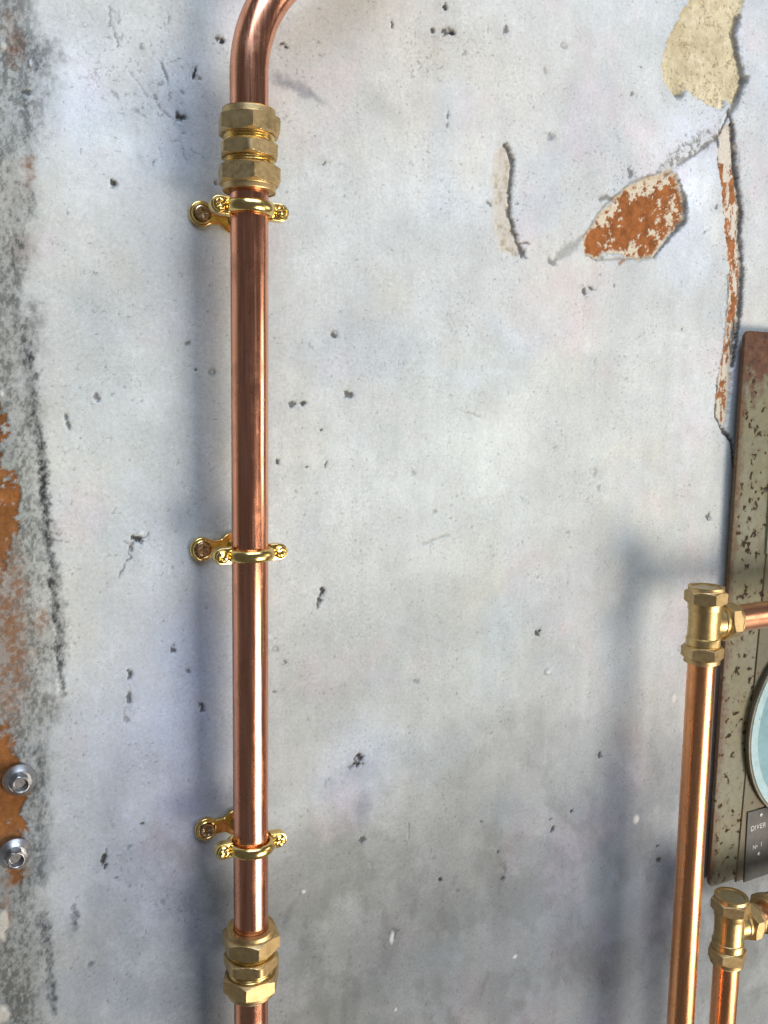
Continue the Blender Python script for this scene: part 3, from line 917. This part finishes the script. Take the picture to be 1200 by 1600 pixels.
def stamped(parent, z, r, a0, a1, k, h=1.5, mat=BRASS_T):
    """worn stamped marks around a nut collar, too worn to read"""
    g = Geo()
    pr = np.random.default_rng(int(abs(a0) * 10) + k)
    for i in range(k):
        a = R_(a0 + (a1 - a0) * i / (k - 1))
        m = Matrix.Translation((r * math.cos(a), r * math.sin(a), z)) @ Matrix.Rotation(a + math.pi / 2, 4, 'Z')
        for j in range(2 + int(pr.random() * 2)):
            w, l = .16, h * (.35 + .6 * pr.random())
            q = m @ Matrix.Translation((pr.uniform(-.45, .45), pr.uniform(-.35, .35), 0)) @ Matrix.Rotation(pr.choice([0, math.pi / 2, .5]), 4, 'Z')
            x, y = w, l / 2
            g.add([(-x, -y, 0), (x, -y, 0), (x, y, 0), (-x, y, 0), (-x * .6, -y * .9, .22), (x * .6, -y * .9, .22), (x * .6, y * .9, .22), (-x * .6, y * .9, .22)],
                  [(0, 3, 2, 1), (4, 5, 6, 7), (0, 1, 5, 4), (1, 2, 6, 5), (2, 3, 7, 6), (3, 0, 4, 7)], q)
    return g.build('stamped_mark', mat, parent, sharp=30)


nuts = [c for c in cb.children if c.name.startswith('nut')]
stamped(nuts[0], 22.1, 13.3, -178, -130, 6)
stamped(nuts[0], 22.1, 13.3, -62, -15, 5)


def tee(loc, label, group, nut_rots, branch_dir_deg=0.0):
    t = empty('tee_fitting', loc, label, 'pipe fitting', group)
    g = Geo()
    br = 12.4
    prof = [(-22.5, BORE + .05), (-22.5, 12.6)] + thread_rings(-22, -16, 13.4) + [(-15.8, 13.2), (-11.6, 13.3), (-11.0, 13.0), (-10.6, br)]
    prof += [(-5, br - .15), (0, br - .2), (5, br - .15)]
    prof += [(10.6, br), (11.0, 13.0), (11.6, 13.3), (15.8, 13.2)] + thread_rings(22, 16, 13.4)[::-1] + [(22.5, 12.6), (22.5, BORE + .05)]
    v, f = revolve(prof, 96); g.add(v, f)
    bmx = Matrix.Rotation(R_(branch_dir_deg), 4, 'Z') @ Matrix.Rotation(math.pi / 2, 4, 'Y')
    prof = [(5.5, BORE + .05), (5.5, br - 1.2), (10.5, br - .9), (12.8, br - .3), (13.4, 12.9), (15.6, 13.2), (16.0, 13.1)] + thread_rings(16.1, 22, 13.4) + [(22.5, 12.6), (22.5, BORE + .05)]
    v, f = revolve(prof, 96); g.add(v, f, bmx)
    g.build('body', BRASS_B, t, sharp=28)
    # bottom nut, top nut with a blank, branch nut
    zr = nut_rings(18.0, 27.8, 28.3, 13.5, 13.8, 3.4)
    v, f = revolve([(-r[0],) + tuple(r[1:]) for r in zr][::-1], 120, nut_rots[0]); nb = link_mesh('nut', v, f, BRASS, t, sharp=24)
    v, f = revolve([(-31.0, BORE + .1), (-31.0, 13.9), (-29.8, 13.9), (-29.8, BORE + .1)], 72); link_mesh('nut_lip', v, f, BRASS, nb, sharp=30)
    zr = nut_rings(16.6, 26.6, 28.3, 13.5, 13.8, 3.4)
    v, f = revolve(zr, 120, nut_rots[1]); nt2 = link_mesh('nut', v, f, BRASS, t, sharp=24)
    v, f = revolve([(29.8, 11.4), (29.8, 13.8), (28.5, 13.8), (28.5, 11.4)], 72); link_mesh('nut_lip', v, f, BRASS, nt2, sharp=30)
    v, f = capped([(26.0, 11.45), (28.5, 11.45), (28.75, 11.1), (28.8, 9), (28.7, 4), (28.65, .5)], 72)
    link_mesh('blanking_disc', v, f, BRASS_D, t, sharp=40)
    g = Geo()
    zr = nut_rings(18.0, 27.8, 28.3, 13.5, 13.8, 3.4)
    v, f = revolve(zr, 120, nut_rots[2]); g.add(v, f, bmx)
    nb2 = g.build('nut', BRASS, t, sharp=24)
    g = Geo(); v, f = revolve([(31.0, BORE + .1), (31.0, 13.9), (29.8, 13.9), (29.8, BORE + .1)], 72); g.add(v, f, bmx)
    g.build('nut_lip', BRASS, nb2, sharp=30)
    # worn cast marks down the front of the body
    g = Geo(); pr = np.random.default_rng(5)
    for i in range(6):
        a = R_(-62); z = 5.5 - i * 2.3; r = br - .12
        m = Matrix.Rotation(a, 4, 'Z') @ Matrix.Translation((r, 0, z)) @ Matrix.Rotation(math.pi / 2, 4, 'Y')
        for j in range(3):
            q = m @ Matrix.Translation((pr.uniform(-.5, .5), pr.uniform(-.6, .6), 0)) @ Matrix.Rotation(pr.choice([0, math.pi / 2, .6, -.6]), 4, 'Z')
            x, y = .2, .8
            g.add([(-x, -y, -.2), (x, -y, -.2), (x, y, -.2), (-x, y, -.2), (-x * .6, -y * .9, .3), (x * .6, -y * .9, .3), (x * .6, y * .9, .3), (-x * .6, y * .9, .3)],
                  [(0, 3, 2, 1), (4, 5, 6, 7), (0, 1, 5, 4), (1, 2, 6, 5), (2, 3, 7, 6), (3, 0, 4, 7)], q)
    g.build('cast_mark', BRASS, t, sharp=30)
    return t


BRASS_B = metal('cast_brass_body', (0.67, 0.49, 0.22), (0.52, 0.37, 0.155), 0.38, 0.06, scale=160, bump_s=0.3, bump_scale=2200)
BRASS_D = metal('brass_disc', (0.55, 0.46, 0.30), (0.46, 0.38, 0.24), 0.45, 0.06, scale=300, bump_s=0.2, bump_scale=2500)

# upper right tee
Pr0 = Vector(at(1095.7, 1045, D2)); Pr1 = Vector(at(1063, 1600, D2))
zt = zpx(1100, 974, D2)
xt = Pr0.x
T1 = Vector((xt, -D2, zt))
tee(T1, 'upper brass tee fitting at the head of the tall right copper pipe', 'brass tees', (R_(-74), R_(-80), R_(20)))
bot = Vector((Pr1.x, -D2, Pr1.z))
pipe('copper_pipe', line((xt, -D2, zt - 14), bot + (bot - T1) * .7, 12), 'tall bright copper pipe at the right, running down from the upper brass tee', 'copper pipes', COPPER_R)
pipe('copper_pipe', line((xt + 410, -D2, zt), (xt + 14, -D2, zt), 8), 'horizontal copper pipe leaving the upper tee across the rusty green panel', 'copper pipes', COPPER_H)

# lower right tee
q0 = at(1139, 1450, D3)
T2 = Vector((q0[0], -D3, q0[2]))
tee(T2, 'lower brass tee fitting below the rusty green panel', 'brass tees', (R_(-62), R_(-70), R_(35)))
pipe('copper_pipe', line((T2.x, -D3, T2.z - 14), (T2.x, -D3, T2.z - 170), 6), 'copper pipe below the lower brass tee in the bottom right corner', 'copper pipes', COPPER_R)
pipe('copper_pipe', line((T2.x + 62, -D3, T2.z), (T2.x + 14, -D3, T2.z), 4), 'short copper pipe between the lower tee and the cropped fitting at the right edge', 'copper pipes', COPPER_H)
cr2 = coupling(T2 + Vector((64, 0, 0)), (0, math.pi / 2, 0), 'brass coupling cut off by the right edge beside the lower tee', 'brass couplings', (R_(30), R_(30)), R_(10))
pipe('copper_pipe', line((T2.x + 400, -D3, T2.z), (T2.x + 66, -D3, T2.z), 6), 'copper pipe beyond the cropped brass coupling at the right edge', 'copper pipes', COPPER_H)


# ------------------------------------------------------------------ clips
def screw_head(r, h, cross=.5, reach=.68, depth=1.3, flat=False, n=72, ang=0.0):
    """pan head lying on y = 0 and facing -y, with a cross recess"""
    rad = [0.0] + [r * k for k in (.1, .18, .26, .34, .42, .5, .58, .66, .74, .82, .9, .96, 1.0)]
    verts, faces = [], []
    for i, q in enumerate(rad):
        for k in range(n):
            a = 2 * math.pi * k / n
            x, z = q * math.cos(a), q * math.sin(a)
            ca, sa = math.cos(ang), math.sin(ang)
            u, w = x * ca + z * sa, -x * sa + z * ca
            t = q / r
            top = h * ((1 - t ** 4 * .55) if not flat else (1 - t ** 8 * .25))
            inside = (min(abs(u), abs(w)) < cross * r * .42) and q < reach * r
            if inside: top -= depth * (1 - .55 * t / reach)
            verts.append((x, -top, z))
    m = len(rad)
    for i in range(m - 1):
        for k in range(n):
            k2 = (k + 1) % n
            faces.append((i * n + k, i * n + k2, (i + 1) * n + k2, (i + 1) * n + k))
    base = len(verts)
    for k in range(n):
        a = 2 * math.pi * k / n
        verts.append((r * math.cos(a), 0, r * math.sin(a)))
    for k in range(n):
        k2 = (k + 1) % n
        faces.append(((m - 1) * n + k, (m - 1) * n + k2, base + k2, base + k))
    faces.append(tuple(range(base, base + n)))
    return verts, faces


def stadium(x0, x1, r, n=16):
    out = []
    for i in range(n + 1):
        a = -math.pi / 2 + math.pi * i / n
        out.append((x1 + r * math.cos(a), r * math.sin(a)))
    for i in range(n + 1):
        a = math.pi / 2 + math.pi * i / n
        out.append((x0 + r * math.cos(a), r * math.sin(a)))
    return out


EAR = 18.3


def half_ring(sgn):
    """half of the clip; sgn -1 is the front half (towards -y)"""
    g = Geo()
    # doughnut arc with a flattened inside
    na, nc = 40, 20
    verts, faces = [], []
    for i in range(na + 1):
        a = math.pi * i / na
        ca, sa = math.cos(a), math.sin(a) * sgn
        for k in range(nc):
            b = 2 * math.pi * k / nc
            rr = 13.1 + 2.35 * math.cos(b); zz = 3.7 * math.sin(b)
            rr = max(rr, 11.12)
            verts.append((rr * ca, rr * sa + sgn * .15, zz))
    for i in range(na):
        for k in range(nc):
            k2 = (k + 1) % nc
            faces.append((i * nc + k, i * nc + k2, (i + 1) * nc + k2, (i + 1) * nc + k))
    faces.append(tuple(range(nc))); faces.append(tuple(range(na * nc, na * nc + nc)))
    g.add(verts, faces)
    for s in (-1, 1):
        xs = sorted((s * 13.2, s * EAR))
        out = stadium(xs[0], xs[1], 5.0)
        if s < 0: out = [(x if x < s * 12.6 else s * 12.6 + (x - s * 12.6) * .1, z) for x, z in out]
        else: out = [(x if x > s * 12.6 else s * 12.6 + (x - s * 12.6) * .1, z) for x, z in out]
        v, f = prism(out, sgn * .15, sgn * 3.1, .7, 3)
        g.add(v, f)
    return g


LL, LR = 20.0, 13.0


def plate_outline(r=7.6, rr=6.2, rc=8.6, neck=5.0):
    xs = np.concatenate([-LL - r * np.cos(np.linspace(0, math.pi / 2, 14)), np.linspace(-LL + .5, LR - .5, 60), LR + rr * np.sin(np.linspace(0, math.pi / 2, 14))])

    def w(x):
        e = math.sqrt(max(0, r * r - (x + LL) ** 2)); e2 = math.sqrt(max(0, rr * rr - (x - LR) ** 2))
        c = math.sqrt(max(0, rc * rc - x * x))
        nk = neck if -LL < x < LR else 0
        k = 8.0
        return (e ** k + e2 ** k + c ** k + nk ** k) ** (1 / k)
    pts = []
    for x in xs:
        y = w(x)
        if not pts or abs(x - pts[-1][0]) + abs(y - pts[-1][1]) > .02: pts.append((x, y))
    low = [(x, -y) for x, y in pts[1:-1]][::-1]
    return pts + low


def clip(px_ear, py_ear, roll, screw_ang, label, tip=0.0, turn=0.0):
    z = (zpx(px_ear[0], py_ear[0], D1 + 5) + zpx(px_ear[1], py_ear[1], D1 + 5)) / 2
    o = pl(z)
    t = empty('pipe_clip', o, label, 'pipe clip', 'brass clips on the left pipe')
    t.rotation_euler = (0, R_(tip), R_(turn))
    half_ring(-1).build('front_band', GOLD, t, sharp=38)
    half_ring(1).build('rear_band', GOLD, t, sharp=38)
    for s, a in zip((-1, 1), screw_ang):
        v, f = screw_head(4.0, 2.5, ang=a)
        link_mesh('ear_screw', v, f, GOLD, t, sharp=40, loc=(s * EAR, -3.1, 0))
    dep = -o.y                                      # axis to wall
    g = Geo()
    v, f = revolve([(12.5, 2.0), (12.5, 5.2), (15.5, 5.2), (16.0, 4.4), (dep - 3.6, 4.4), (dep - 3.4, 5.6), (dep - 2.6, 5.8), (dep - 2.6, 2.0)], 36)
    g.add(v, f, Matrix.Rotation(-math.pi / 2, 4, 'X'))
    g.build('stud', GOLD, t, sharp=35)
    v, f = prism(plate_outline(), dep - .4, dep - 3.4, 1.0, 3)
    p = link_mesh('back_plate', v, f, GOLD, t, sharp=38, rot=(0, roll, 0))
    for s, a in ((-LL, .4), (LR, 1.1)):
        v, f = revolve([(0, 4.6), (0, 6.2), (.7, 5.9), (1.0, 5.4), (.6, 4.9), (0.1, 4.6)], 48)
        g = Geo(); g.add(v, f, Matrix.Rotation(math.pi / 2, 4, 'X'))
        g.build('screw_seat', GOLD, p, sharp=50, loc=(s, dep - 3.45, 0))
        v, f = screw_head(4.5, 1.5, depth=1.1, flat=True, ang=a)
        link_mesh('wall_screw', v, f, SCREW, p, sharp=40, loc=(s, dep - 3.5, 0))
    return t


clip((343, 437), (318, 330), R_(3), (.5, .2), 'top brass pipe clip on the left pipe, right under the upper coupling', 1.2, -1.5)
clip((350, 440), (872, 862), R_(-2), (.15, .9), 'middle brass pipe clip, halfway down the long left pipe', -.8, 1.5)
clip((350, 437), (1338, 1312), R_(-3), (.75, .35), 'lowest brass pipe clip on the left pipe, above the lower coupling', .6, -.6)


# ------------------------------------------------------------------ bolts at the left margin
def hex_bolt(px, py, rot, tiltx, tilty, label):
    p = at(px, py, 3)
    t = empty('hex_bolt', (p[0], -.4, p[2]), label, 'bolt', 'zinc bolts at the left margin', (tiltx, tilty, 0))
    ax = Matrix.Rotation(math.pi / 2, 4, 'X')            # local z -> -y
    g = Geo(); v, f = capped([(-1.5, 9.2), (0, 9.5), (.7, 9.6), (1.1, 9.4), (3.6, 6.9), (4.2, 6.4), (4.3, 3.0)], 72); g.add(v, f, ax)
    g.build('flange', ZINC, t, sharp=35)
    g = Geo()
    prof = [(4.0, 3.0), (4.0, 5.2, 9.6), (5, 6.2, 9.6), (8.2, 6.2, 9.6), (8.6, 5.7, 9.6), (8.9, 5.2, 9.6), (9.2, 4.75, 9.6), (9.3, 4.3), (8.9, 3.9), (6.6, 3.5), (6.3, 2.8), (6.2, 1.2)]
    v, f = capped(prof, 72, rot); g.add(v, f, ax)
    hd = g.build('head', ZINC, t, sharp=26)
    g = Geo(); v, f = capped([(6.0, 3.35), (6.5, 3.35), (6.55, 3.0), (6.5, .4)], 48); g.add(v, f, ax)
    g.build('recess_floor', ZINC_SHADE, hd, sharp=30)  # added disc, coloured dark to stand for the recess shade
    return t


hex_bolt(31, 1221, .25, R_(-2), 0, 'upper galvanised hex flange bolt on the rusty left margin')
hex_bolt(24, 1336, .45, R_(3), 0, 'lower galvanised hex flange bolt on the rusty left margin')

# ------------------------------------------------------------------ rusty green panel at the right edge
def panel_mat(name, paint, paint2, rust_h=None, spots=.595, edge_x=None):
    m, nt, b = new_mat(name)
    base = mix(nt, rangemap(nt, noise(nt, 26, 5, .6), .35, .65, 0, 1), paint, paint2)
    base = mix(nt, rangemap(nt, noise(nt, 120, 4, .6), .3, .7, 0, .35), base, (.085, .075, .04))
    # brown bloom
    bl = rangemap(nt, noise(nt, 38, 6, .65, dist=.6), .55, .68, 0, .9)
    brown = ramp(nt, noise(nt, 150, 5, .7), [(.3, (.045, .022, .010)), (.55, (.115, .052, .018)), (.75, (.17, .085, .03))])
    base = mix(nt, bl, base, mix(nt, .55, base, brown))
    # pits of rust
    sp = rangemap(nt, noise(nt, 150, 3, .5), spots + .015, spots + .05, 0, 1)
    sp2 = rangemap(nt, noise(nt, 420, 2, .5), .70, .74, 0, 1)
    halo = rangemap(nt, noise(nt, 150, 3, .5), spots - .06, spots + .01, 0, .5)
    base = mix(nt, halo, base, (.13, .085, .03))
    mx = N(nt, 'ShaderNodeMath', operation='MAXIMUM'); nt.links.new(sp, mx.inputs[0]); nt.links.new(sp2, mx.inputs[1])
    base = mix(nt, mx.outputs[0], base, (.030, .018, .008))
    geo = N(nt, 'ShaderNodeTexCoord'); sep = N(nt, 'ShaderNodeSeparateXYZ'); nt.links.new(geo.outputs['Object'], sep.inputs[0])
    wob = rangemap(nt, noise(nt, 45, 5, .65), .3, .7, -.03, .03)
    if rust_h is not None:                       # the paint is gone towards the top of the panel
        ad = N(nt, 'ShaderNodeMath', operation='ADD'); nt.links.new(sep.outputs['Z'], ad.inputs[0]); nt.links.new(wob, ad.inputs[1])
        fz = rangemap(nt, ad.outputs[0], rust_h - .012, rust_h + .006, 0, 1)
        base = mix(nt, fz, base, ramp(nt, noise(nt, 130, 6, .7), [(.3, (.035, .014, .008)), (.5, (.10, .035, .014)), (.75, (.17, .075, .028))]))
    if edge_x is not None:                       # rust creeping in from the long left edge
        wob2 = rangemap(nt, noise(nt, 60, 5, .7), .3, .7, -.009, .006)
        ad = N(nt, 'ShaderNodeMath', operation='ADD'); nt.links.new(sep.outputs['X'], ad.inputs[0]); nt.links.new(wob2, ad.inputs[1])
        # edge leans slightly
        sh = N(nt, 'ShaderNodeMath', operation='MULTIPLY_ADD'); nt.links.new(sep.outputs['Z'], sh.inputs[0]); sh.inputs[1].default_value = -edge_x[1]; nt.links.new(ad.outputs[0], sh.inputs[2])
        fx = rangemap(nt, sh.outputs[0], edge_x[0] - .001, edge_x[0] + .006, .85, 0)
        base = mix(nt, fx, base, brown)
    nt.links.new(base, b.inputs['Base Color'])
    nt.links.new(rangemap(nt, mx.outputs[0], 0, 1, .55, .9), b.inputs['Roughness'])
    h = N(nt, 'ShaderNodeMath', operation='MULTIPLY_ADD'); nt.links.new(mx.outputs[0], h.inputs[0]); h.inputs[1].default_value = -1.0
    nt.links.new(noise(nt, 300, 5, .65), h.inputs[2])
    bump(nt, b, h.outputs[0], .5, .0006)
    return m


DP = 10.0
tl = at(1165, 516, DP); bl_ = at(1108, 1388, DP)
root = empty('metal_panel', (bl_[0], 0, bl_[2]), 'rust spotted olive green metal panel with a pale blue dial at the right edge', 'panel')
ox, oz = bl_[0], bl_[2]
hgt = tl[2] - bl_[2]; lean = tl[0] - bl_[0]
WID = 240.0
r = 7.0
out = []
for cx, cz, a0 in ((WID - r, r, -90), (WID + lean - r, hgt - r, 0), (lean + r, hgt - r, 90), (r, r, 180)):
    for i in range(9):
        a = R_(a0 + 90 * i / 8)
        out.append((cx + r * math.cos(a), cz + r * math.sin(a)))
PAINT = panel_mat('rusted_olive_paint', (.190, .172, .085), (.215, .215, .150), rust_h=(hgt - 40) * .001, edge_x=(.001, lean / hgt))
v, f = prism(out, -DP + 3.2, -DP, 1.2, 4)
link_mesh('back_plate', v, f, PAINT, root, sharp=35)
# spacers that hold the plate off the wall
for sx, sz in ((45, 40), (45, hgt - 40), (195, 40), (195, hgt - 40)):
    gs = Geo(); v, f = capped([(.3, 9), (DP - 3.3, 9)], 40); gs.add(v, f, Matrix.Rotation(math.pi / 2, 4, 'X'))
    gs.build('spacer', PAINT, root, sharp=35, loc=(sx, 0, sz))
# raised inner cover
DC = 11.5
ct = at(1199, 860, DC); cb_ = at(1150, 1382, DC)
c0 = (cb_[0] - ox, cb_[2] - oz); c1 = (ct[0] - ox, ct[2] - oz)
COVER = panel_mat('tarnished_cover', (.165, .125, .060), (.14, .135, .085), spots=.66)
v, f = prism([(c0[0], c0[1] + 2), (c0[0] + 120, c0[1] + 2), (c1[0] + 120, c1[1]), (c1[0], c1[1])], -DP + .5, -DC, 1.0, 3)
link_mesh('inner_cover', v, f, COVER, root, sharp=35)
# upright bracket above the cover
bt = at(1206, 700, 12.5); bb = at(1198, 866, 12.5)
v, f = prism([(bb[0] - ox, bb[2] - oz), (bb[0] - ox + 60, bb[2] - oz), (bt[0] - ox + 60, bt[2] - oz), (bb[0] - ox + (bt[0] - bb[0]) * .4, bt[2] - oz)], -DP + .5, -12.5, .8, 2)
link_mesh('upright_bracket', v, f, panel_mat('bracket_paint', (.24, .25, .16), (.19, .20, .12), spots=.66), root, sharp=35)

# dial: outer rim, pale rim face, inner dish
def circum(a, b, c):
    ax, ay, bx, by, cx, cy = *a, *b, *c
    d = 2 * (ax * (by - cy) + bx * (cy - ay) + cx * (ay - by))
    ux = ((ax * ax + ay * ay) * (by - cy) + (bx * bx + by * by) * (cy - ay) + (cx * cx + cy * cy) * (ay - by)) / d
    uy = ((ax * ax + ay * ay) * (cx - bx) + (bx * bx + by * by) * (ax - cx) + (cx * cx + cy * cy) * (bx - ax)) / d
    return ux, uy, math.hypot(ax - ux, ay - uy)


DD = 17.0
pa, pb, pc = at(1200, 1056, DD), at(1170.5, 1163, DD), at(1200, 1262, DD)
ux, uz, ur = circum((pa[0], pa[2]), (pb[0], pb[2]), (pc[0], pc[2]))
ax = Matrix.Rotation(math.pi / 2, 4, 'X')


def paint_mat(name, c1, c2, chips=None, rough=.4):
    m, nt, b = new_mat(name)
    base = mix(nt, rangemap(nt, noise(nt, 40, 5, .6), .35, .65, 0, 1), c1, c2)
    base = mix(nt, rangemap(nt, noise(nt, 160, 4, .65), .45, .75, 0, .4), base, (c2[0] * .5, c2[1] * .55, c2[2] * .5))
    if chips: base = mix(nt, rangemap(nt, noise(nt, 230, 3, .55), .66, .68, 0, 1), base, chips)
    nt.links.new(base, b.inputs['Base Color']); b.inputs['Roughness'].default_value = rough
    bump(nt, b, noise(nt, 300, 4, .6), .15, .0004)
    return m


RIMM = paint_mat('worn_rim_edge', (.24, .23, .17), (.17, .15, .10))
TEAL = paint_mat('pale_blue_enamel', (.45, .62, .64), (.38, .55, .58), (.03, .07, .07), .55)
TEAL_D = paint_mat('deep_blue_enamel', (.19, .38, .43), (.16, .34, .39), None, .55)
g = Geo(); v, f = capped([(DC - 1, ur - 2.5), (DD - 4.5, ur - 1.0), (DD - 1.0, ur), (DD - .2, ur - .4), (DD, ur - 1.4), (DD - .6, ur - 3.0), (DD - 2, ur - 5)], 144); g.add(v, f, ax)
dial = g.build('dial', RIMM, root, sharp=35, loc=(ux - ox, 0, uz - oz))
g = Geo(); v, f = capped([(DD - 3, ur - 2.7), (DD + .1, ur - 2.9), (DD + .5, ur - 4.5), (DD - .5, ur - 12.5), (DD - 1.8, ur - 13.6), (DD - 2.2, ur - 15)], 144); g.add(v, f, ax)
g.build('dial_rim', TEAL, dial, sharp=35)
g = Geo(); v, f = capped([(DD - 3, ur - 13.2), (DD - 1.4, ur - 13.4), (DD - .9, ur - 15), (DD + .4, ur * .45), (DD + .6, 2)], 144); g.add(v, f, ax)
g.build('dial_face', TEAL_D, dial, sharp=35)

# nameplate with engraved lettering
DN = 13.0
n0 = at(1163, 1379, DN); n1 = at(1169, 1270, DN)
PLATE = metal('dark_nameplate', (.075, .074, .064), (.050, .050, .043), .55, .06, scale=120, bump_s=.1)
PLATE.node_tree.nodes['Principled BSDF'].inputs['Metallic'].default_value = 0.0
nlen = 84.0
out = [(0, 0), (nlen, 0), (nlen + n1[0] - n0[0], n1[2] - n0[2]), (n1[0] - n0[0], n1[2] - n0[2])]
v, f = prism(out, -DC - .05, -DN, .5, 2)
npl = link_mesh('nameplate', v, f, PLATE, root, sharp=35, loc=(n0[0] - ox, 0, n0[2] - oz))
INK, nti, bi = new_mat('worn_silver_lettering')
nti.links.new(ramp(nti, noise(nti, 900, 3, .6), [(.35, (.36, .34, .31)), (.6, (.66, .63, .58))]), bi.inputs['Base Color'])
bi.inputs['Roughness'].default_value = .5


def lettering(txt, px, py, h, name='lettering'):
    p = at(px, py, DN)
    cu = bpy.data.curves.new(name, 'FONT')
    cu.body = txt; cu.size = h * 1.42 * .001; cu.extrude = .00012; cu.space_character = 1.12; cu.offset = .00007
    ob = bpy.data.objects.new(name, cu); C.objects.link(ob)
    dg = bpy.context.evaluated_depsgraph_get()
    me = bpy.data.meshes.new_from_object(ob.evaluated_get(dg))
    bpy.data.objects.remove(ob, do_unlink=True)
    me.transform(Matrix.Rotation(math.pi / 2, 4, 'X'))
    o = link_me(name, me, INK, npl, 0, loc=(p[0] - n0[0], -DN - .08, p[2] - n0[2]))
    return o


lettering('DIVER', 1172.5, 1299, 5.0)
lettering('N', 1175.5, 1328, 4.6); lettering('o', 1181.5, 1323.5, 2.4); lettering('I', 1188.5, 1322, 4.2)
for px, py in ((1185, 1334), (1189, 1273)):
    p = at(px, py, DN)
    v, f = screw_head(2.0, .9, cross=.35, depth=.5)
    link_mesh('plate_screw', v, f, ZINC, npl, sharp=40, loc=(p[0] - n0[0], -DN, p[2] - n0[2]))
